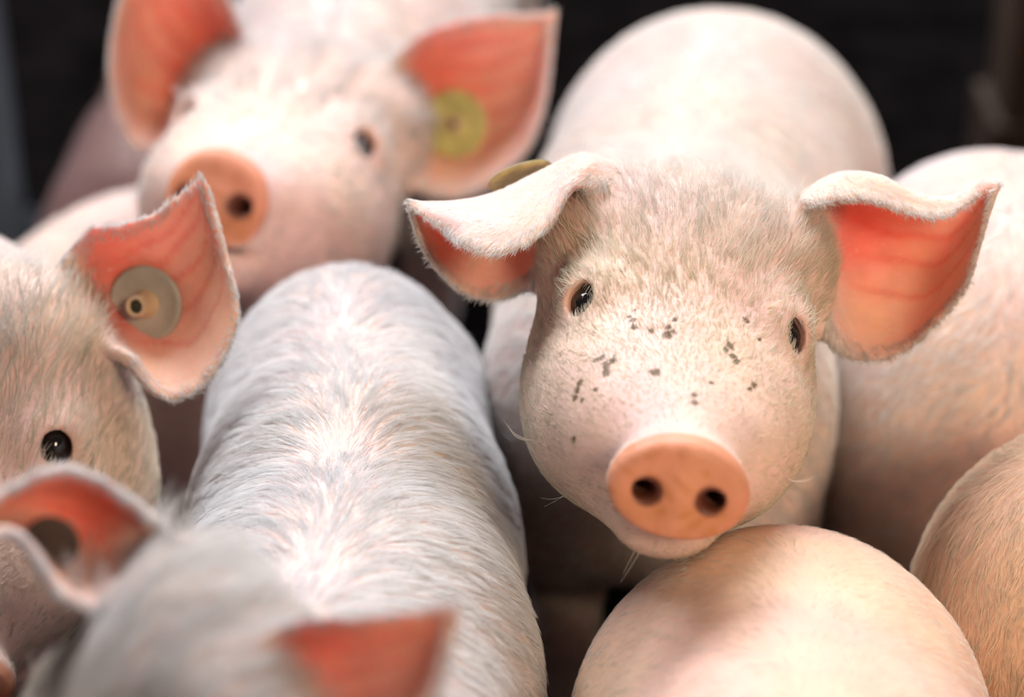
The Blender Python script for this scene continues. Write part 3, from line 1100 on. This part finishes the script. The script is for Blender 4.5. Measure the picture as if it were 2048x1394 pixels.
# ------------------------------------------------------------------ the piglet behind on the left, both ears up, yellow tag
hB = solve_head((396, 246), (708, 302), (428, 400), 1.72, (-0.3, 0.25, 0.17, 1.1, 556, 272))
hB.disc_w, hB.disc_h = 0.88, 1.22
earB_r = Ear(px_grid([
    [(800, 340, 1.775), (790, 290, 1.785), (780, 235, 1.790), (772, 180, 1.782), (775, 135, 1.770)],
    [(850, 378, 1.775), (850, 300, 1.810), (845, 220, 1.818), (838, 145, 1.802), (838, 78, 1.772)],
    [(920, 392, 1.775), (922, 305, 1.815), (920, 220, 1.825), (915, 130, 1.806), (912, 48, 1.772)],
    [(990, 355, 1.772), (995, 285, 1.805), (996, 210, 1.814), (995, 125, 1.798), (990, 36, 1.770)],
    [(1050, 300, 1.768), (1055, 240, 1.786), (1056, 180, 1.792), (1055, 110, 1.782), (1052, 34, 1.764)],
    [(1086, 210, 1.762), (1088, 170, 1.770), (1090, 130, 1.772), (1090, 85, 1.768), (1088, 32, 1.758)],
    [(1104, 40, 1.755), (1105, 36, 1.755), (1106, 32, 1.755), (1107, 28, 1.755), (1108, 25, 1.755)],
]), 0.0034, 0.0044, 0.0030)
earB_l = Ear(px_grid([
    [(388, 262, 1.760), (405, 215, 1.782), (430, 170, 1.795), (462, 130, 1.790), (492, 118, 1.772)],
    [(345, 296, 1.760), (360, 215, 1.802), (390, 140, 1.820), (430, 85, 1.808), (476, 52, 1.774)],
    [(285, 300, 1.758), (300, 205, 1.808), (335, 110, 1.828), (390, 35, 1.812), (452, -5, 1.772)],
    [(240, 245, 1.754), (258, 155, 1.798), (295, 65, 1.816), (350, -10, 1.802), (418, -52, 1.766)],
    [(222, 140, 1.750), (240, 70, 1.778), (275, 0, 1.790), (318, -55, 1.780), (375, -92, 1.760)],
    [(240, 0, 1.748), (258, -40, 1.760), (282, -75, 1.764), (305, -100, 1.760), (335, -122, 1.752)],
    [(292, -150, 1.744), (295, -153, 1.744), (298, -156, 1.744), (301, -158, 1.744), (304, -160, 1.744)],
]), 0.0034, 0.0044, 0.0030)
pB = Pig([(-0.125, 1.82, 0.285, 0.104, 0.120), (-0.118, 1.94, 0.285, 0.108, 0.122), (-0.105, 2.08, 0.287, 0.106, 0.118), (-0.09, 2.20, 0.287, 0.108, 0.118)],
         hB, [earB_l, earB_r], fine=0.0032, coarse=0.007)
pB.finish('piglet behind with both ears raised and a round yellow ear tag', 'piglets crowded in the pen')
pB.hair(16, 0.014, 0.00030, streak=0.5, body_len=0.015, colour=(0.95, 0.93, 0.92), head_colour=(0.95, 0.92, 0.88))
ear_tag(pB.root, pB.org, W(908, 248, 1.795), camdir(-0.30, -0.12, 0.95), 0.0255, TAG_YELLOW, 0.004, 1.0, 0.22)

# ------------------------------------------------------------------ the piglet at the left edge with the grey tag
hC = pose_head(W(-64, 905, 1.385), camdir(-0.10, -0.74, 0.66), camdir(0.95, 0.13, 0.26), 1.04)
hC.root_w = 0.75
earC = Ear(px_grid([
    [(262, 720, 1.383), (215, 690, 1.390), (170, 640, 1.398), (140, 585, 1.403), (132, 530, 1.398)],
    [(300, 772, 1.378), (260, 700, 1.406), (225, 625, 1.420), (198, 550, 1.418), (182, 470, 1.402)],
    [(348, 792, 1.374), (325, 705, 1.410), (295, 620, 1.428), (268, 540, 1.424), (250, 456, 1.402)],
    [(402, 768, 1.372), (385, 690, 1.402), (360, 605, 1.418), (332, 520, 1.416), (312, 434, 1.398)],
    [(448, 700, 1.372), (430, 635, 1.390), (410, 560, 1.402), (380, 480, 1.402), (356, 404, 1.392)],
    [(468, 600, 1.374), (452, 550, 1.382), (434, 495, 1.388), (408, 435, 1.390), (386, 382, 1.386)],
    [(412, 376, 1.380), (410, 373, 1.380), (408, 370, 1.380), (406, 367, 1.380), (404, 364, 1.380)],
]), 0.0029, 0.0040, 0.0028)
earC2 = Ear([[hC.p(-(hC.local(p)[0]), *hC.local(p)[1:]) for p in row] for row in earC.S[::6, ::6]], 0.004, 0.0042, 0.0034)
pC = Pig([(-0.37, 1.32, 0.285, 0.098, 0.112), (-0.48, 1.39, 0.28, 0.102, 0.115), (-0.60, 1.46, 0.28, 0.10, 0.114), (-0.72, 1.53, 0.28, 0.104, 0.114)],
         hC, [earC, earC2], fine=0.0025, coarse=0.007)
pC.finish('piglet at the left edge with a grey stud tag in its pink ear', 'piglets crowded in the pen')
pC.hair(20, 0.012, 0.00024, colour=(0.94, 0.92, 0.90), head_colour=(0.96, 0.90, 0.76))
ear_tag(pC.root, pC.org, W(290, 608, 1.414), camdir(-0.22, -0.12, 0.96), 0.0228, TAG_GREY, 0.016, 1.0, 0.30)

# ------------------------------------------------------------------ the rump in the foreground
hF = pose_head(np.array([0.17, 0.30, 0.34]), np.array([0.25, -0.8, -0.55]), np.array([-1.0, -0.2, 0.0]), 1.0)
pF = Pig([(0.145, 0.56, 0.272, 0.100, 0.114), (0.140, 0.70, 0.272, 0.106, 0.118), (0.142, 0.88, 0.272, 0.110, 0.118), (0.143, 1.012, 0.276, 0.107, 0.118)],
         hF, [plain_ear(hF, -1), plain_ear(hF, 1)], fine=0.0045, coarse=0.006, tint=PINK * np.array([1.0, 0.93, 0.80]))
pF.finish('bare pink rump in the foreground under the snout of the looking piglet', 'piglets crowded in the pen')
pF.hair(16, 0.010, 0.00009, body_len=0.0105, colour=(0.94, 0.90, 0.82), lift=0.15)

# ------------------------------------------------------------------ the two at the right edge
hH = pose_head(np.array([0.40, 1.72, 0.12]), np.array([0.2, 0.65, -0.75]), np.array([1.0, -0.2, 0.0]), 1.0)
pH = Pig([(0.340, 1.51, 0.245, 0.094, 0.108), (0.330, 1.455, 0.270, 0.106, 0.114), (0.328, 1.41, 0.274, 0.112, 0.118), (0.326, 1.375, 0.274, 0.112, 0.118)],
         hH, [], fine=0.005, coarse=0.006, tail=False)
pH.finish('white flank at the right behind the ear of the looking piglet', 'piglets crowded in the pen')
pH.hair(24, 0.012, 0.00018, body_len=0.014, colour=(0.95, 0.93, 0.91))
hI = pose_head(np.array([0.96, 0.93, 0.30]), np.array([0.8, -0.3, -0.5]), np.array([0.3, 1.0, 0.0]), 1.0)
pI = Pig([(0.72, 1.03, 0.280, 0.105, 0.114), (0.60, 1.06, 0.280, 0.112, 0.118), (0.46, 1.085, 0.280, 0.114, 0.119), (0.338, 1.11, 0.279, 0.113, 0.118)],
         hI, [plain_ear(hI, -1), plain_ear(hI, 1)], fine=0.005, coarse=0.006, tint=PINK * np.array([0.92, 0.82, 0.62]), tail=False)
pI.finish('tan rump with a bright ridge in the lower right corner', 'piglets crowded in the pen')
pI.hair(24, 0.012, 0.00014, body_len=0.013, colour=(0.90, 0.78, 0.60), lift=0.2)

# ------------------------------------------------------------------ resting piglets in the dim back left
hK = pose_head(np.array([-0.19, 1.61, 0.13]), np.array([0.75, -0.45, -0.3]), np.array([-0.5, -0.8, 0.0]), 0.92)
pK = Pig([(-0.262, 1.675, 0.150, 0.078, 0.098), (-0.290, 1.655, 0.152, 0.084, 0.104), (-0.318, 1.635, 0.152, 0.084, 0.104), (-0.340, 1.615, 0.150, 0.082, 0.100)],
         hK, [], fine=0.006, coarse=0.007, lying=True, tail=False)
pK.finish('pale piglet lying low behind the pink ear with the grey tag', 'piglets crowded in the pen')
pK.hair(10, 0.012, 0.0003)
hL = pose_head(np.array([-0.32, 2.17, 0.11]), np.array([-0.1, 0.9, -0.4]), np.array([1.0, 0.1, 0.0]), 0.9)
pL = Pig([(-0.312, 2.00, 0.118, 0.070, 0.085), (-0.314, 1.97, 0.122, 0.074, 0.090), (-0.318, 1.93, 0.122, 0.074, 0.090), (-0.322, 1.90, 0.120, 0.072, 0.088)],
         hL, [], fine=0.006, coarse=0.007, lying=True, tail=False, tint=PINK * np.array([0.30, 0.24, 0.24]))  # skin tint and bristles darkened to paint in the dimness back here
pL.finish('piglet lying behind the left raised ear, shade painted into its dark skin', 'piglets crowded in the pen')
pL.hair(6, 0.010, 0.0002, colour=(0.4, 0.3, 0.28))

# ------------------------------------------------------------------ pen posts in the dark behind
b = MeshBag()
b.box((0.49, 2.20, 0.0), (0.58, 2.29, 1.0))
b.box((0.478, 2.188, 0.0), (0.592, 2.302, 0.09))
tag(link_mesh('pen_post', b.v, b.f, MAT_WOOD, None, False), 'brown wooden pen post blurred at the upper right edge', 'post')
b = MeshBag()
b.lathe([(1e-5, 1.1), (0.030, 1.1), (0.032, 1.095), (0.032, 0.014), (0.07, 0.012), (0.07, 0.0), (1e-5, 0.0)], np.array([-0.505, 2.1, 0.0]), (0, 0, 1), 28)
tag(link_mesh('steel_post', b.v, b.f, MAT_STEEL, None, True), 'dark blue-grey steel post at the upper left edge', 'post')
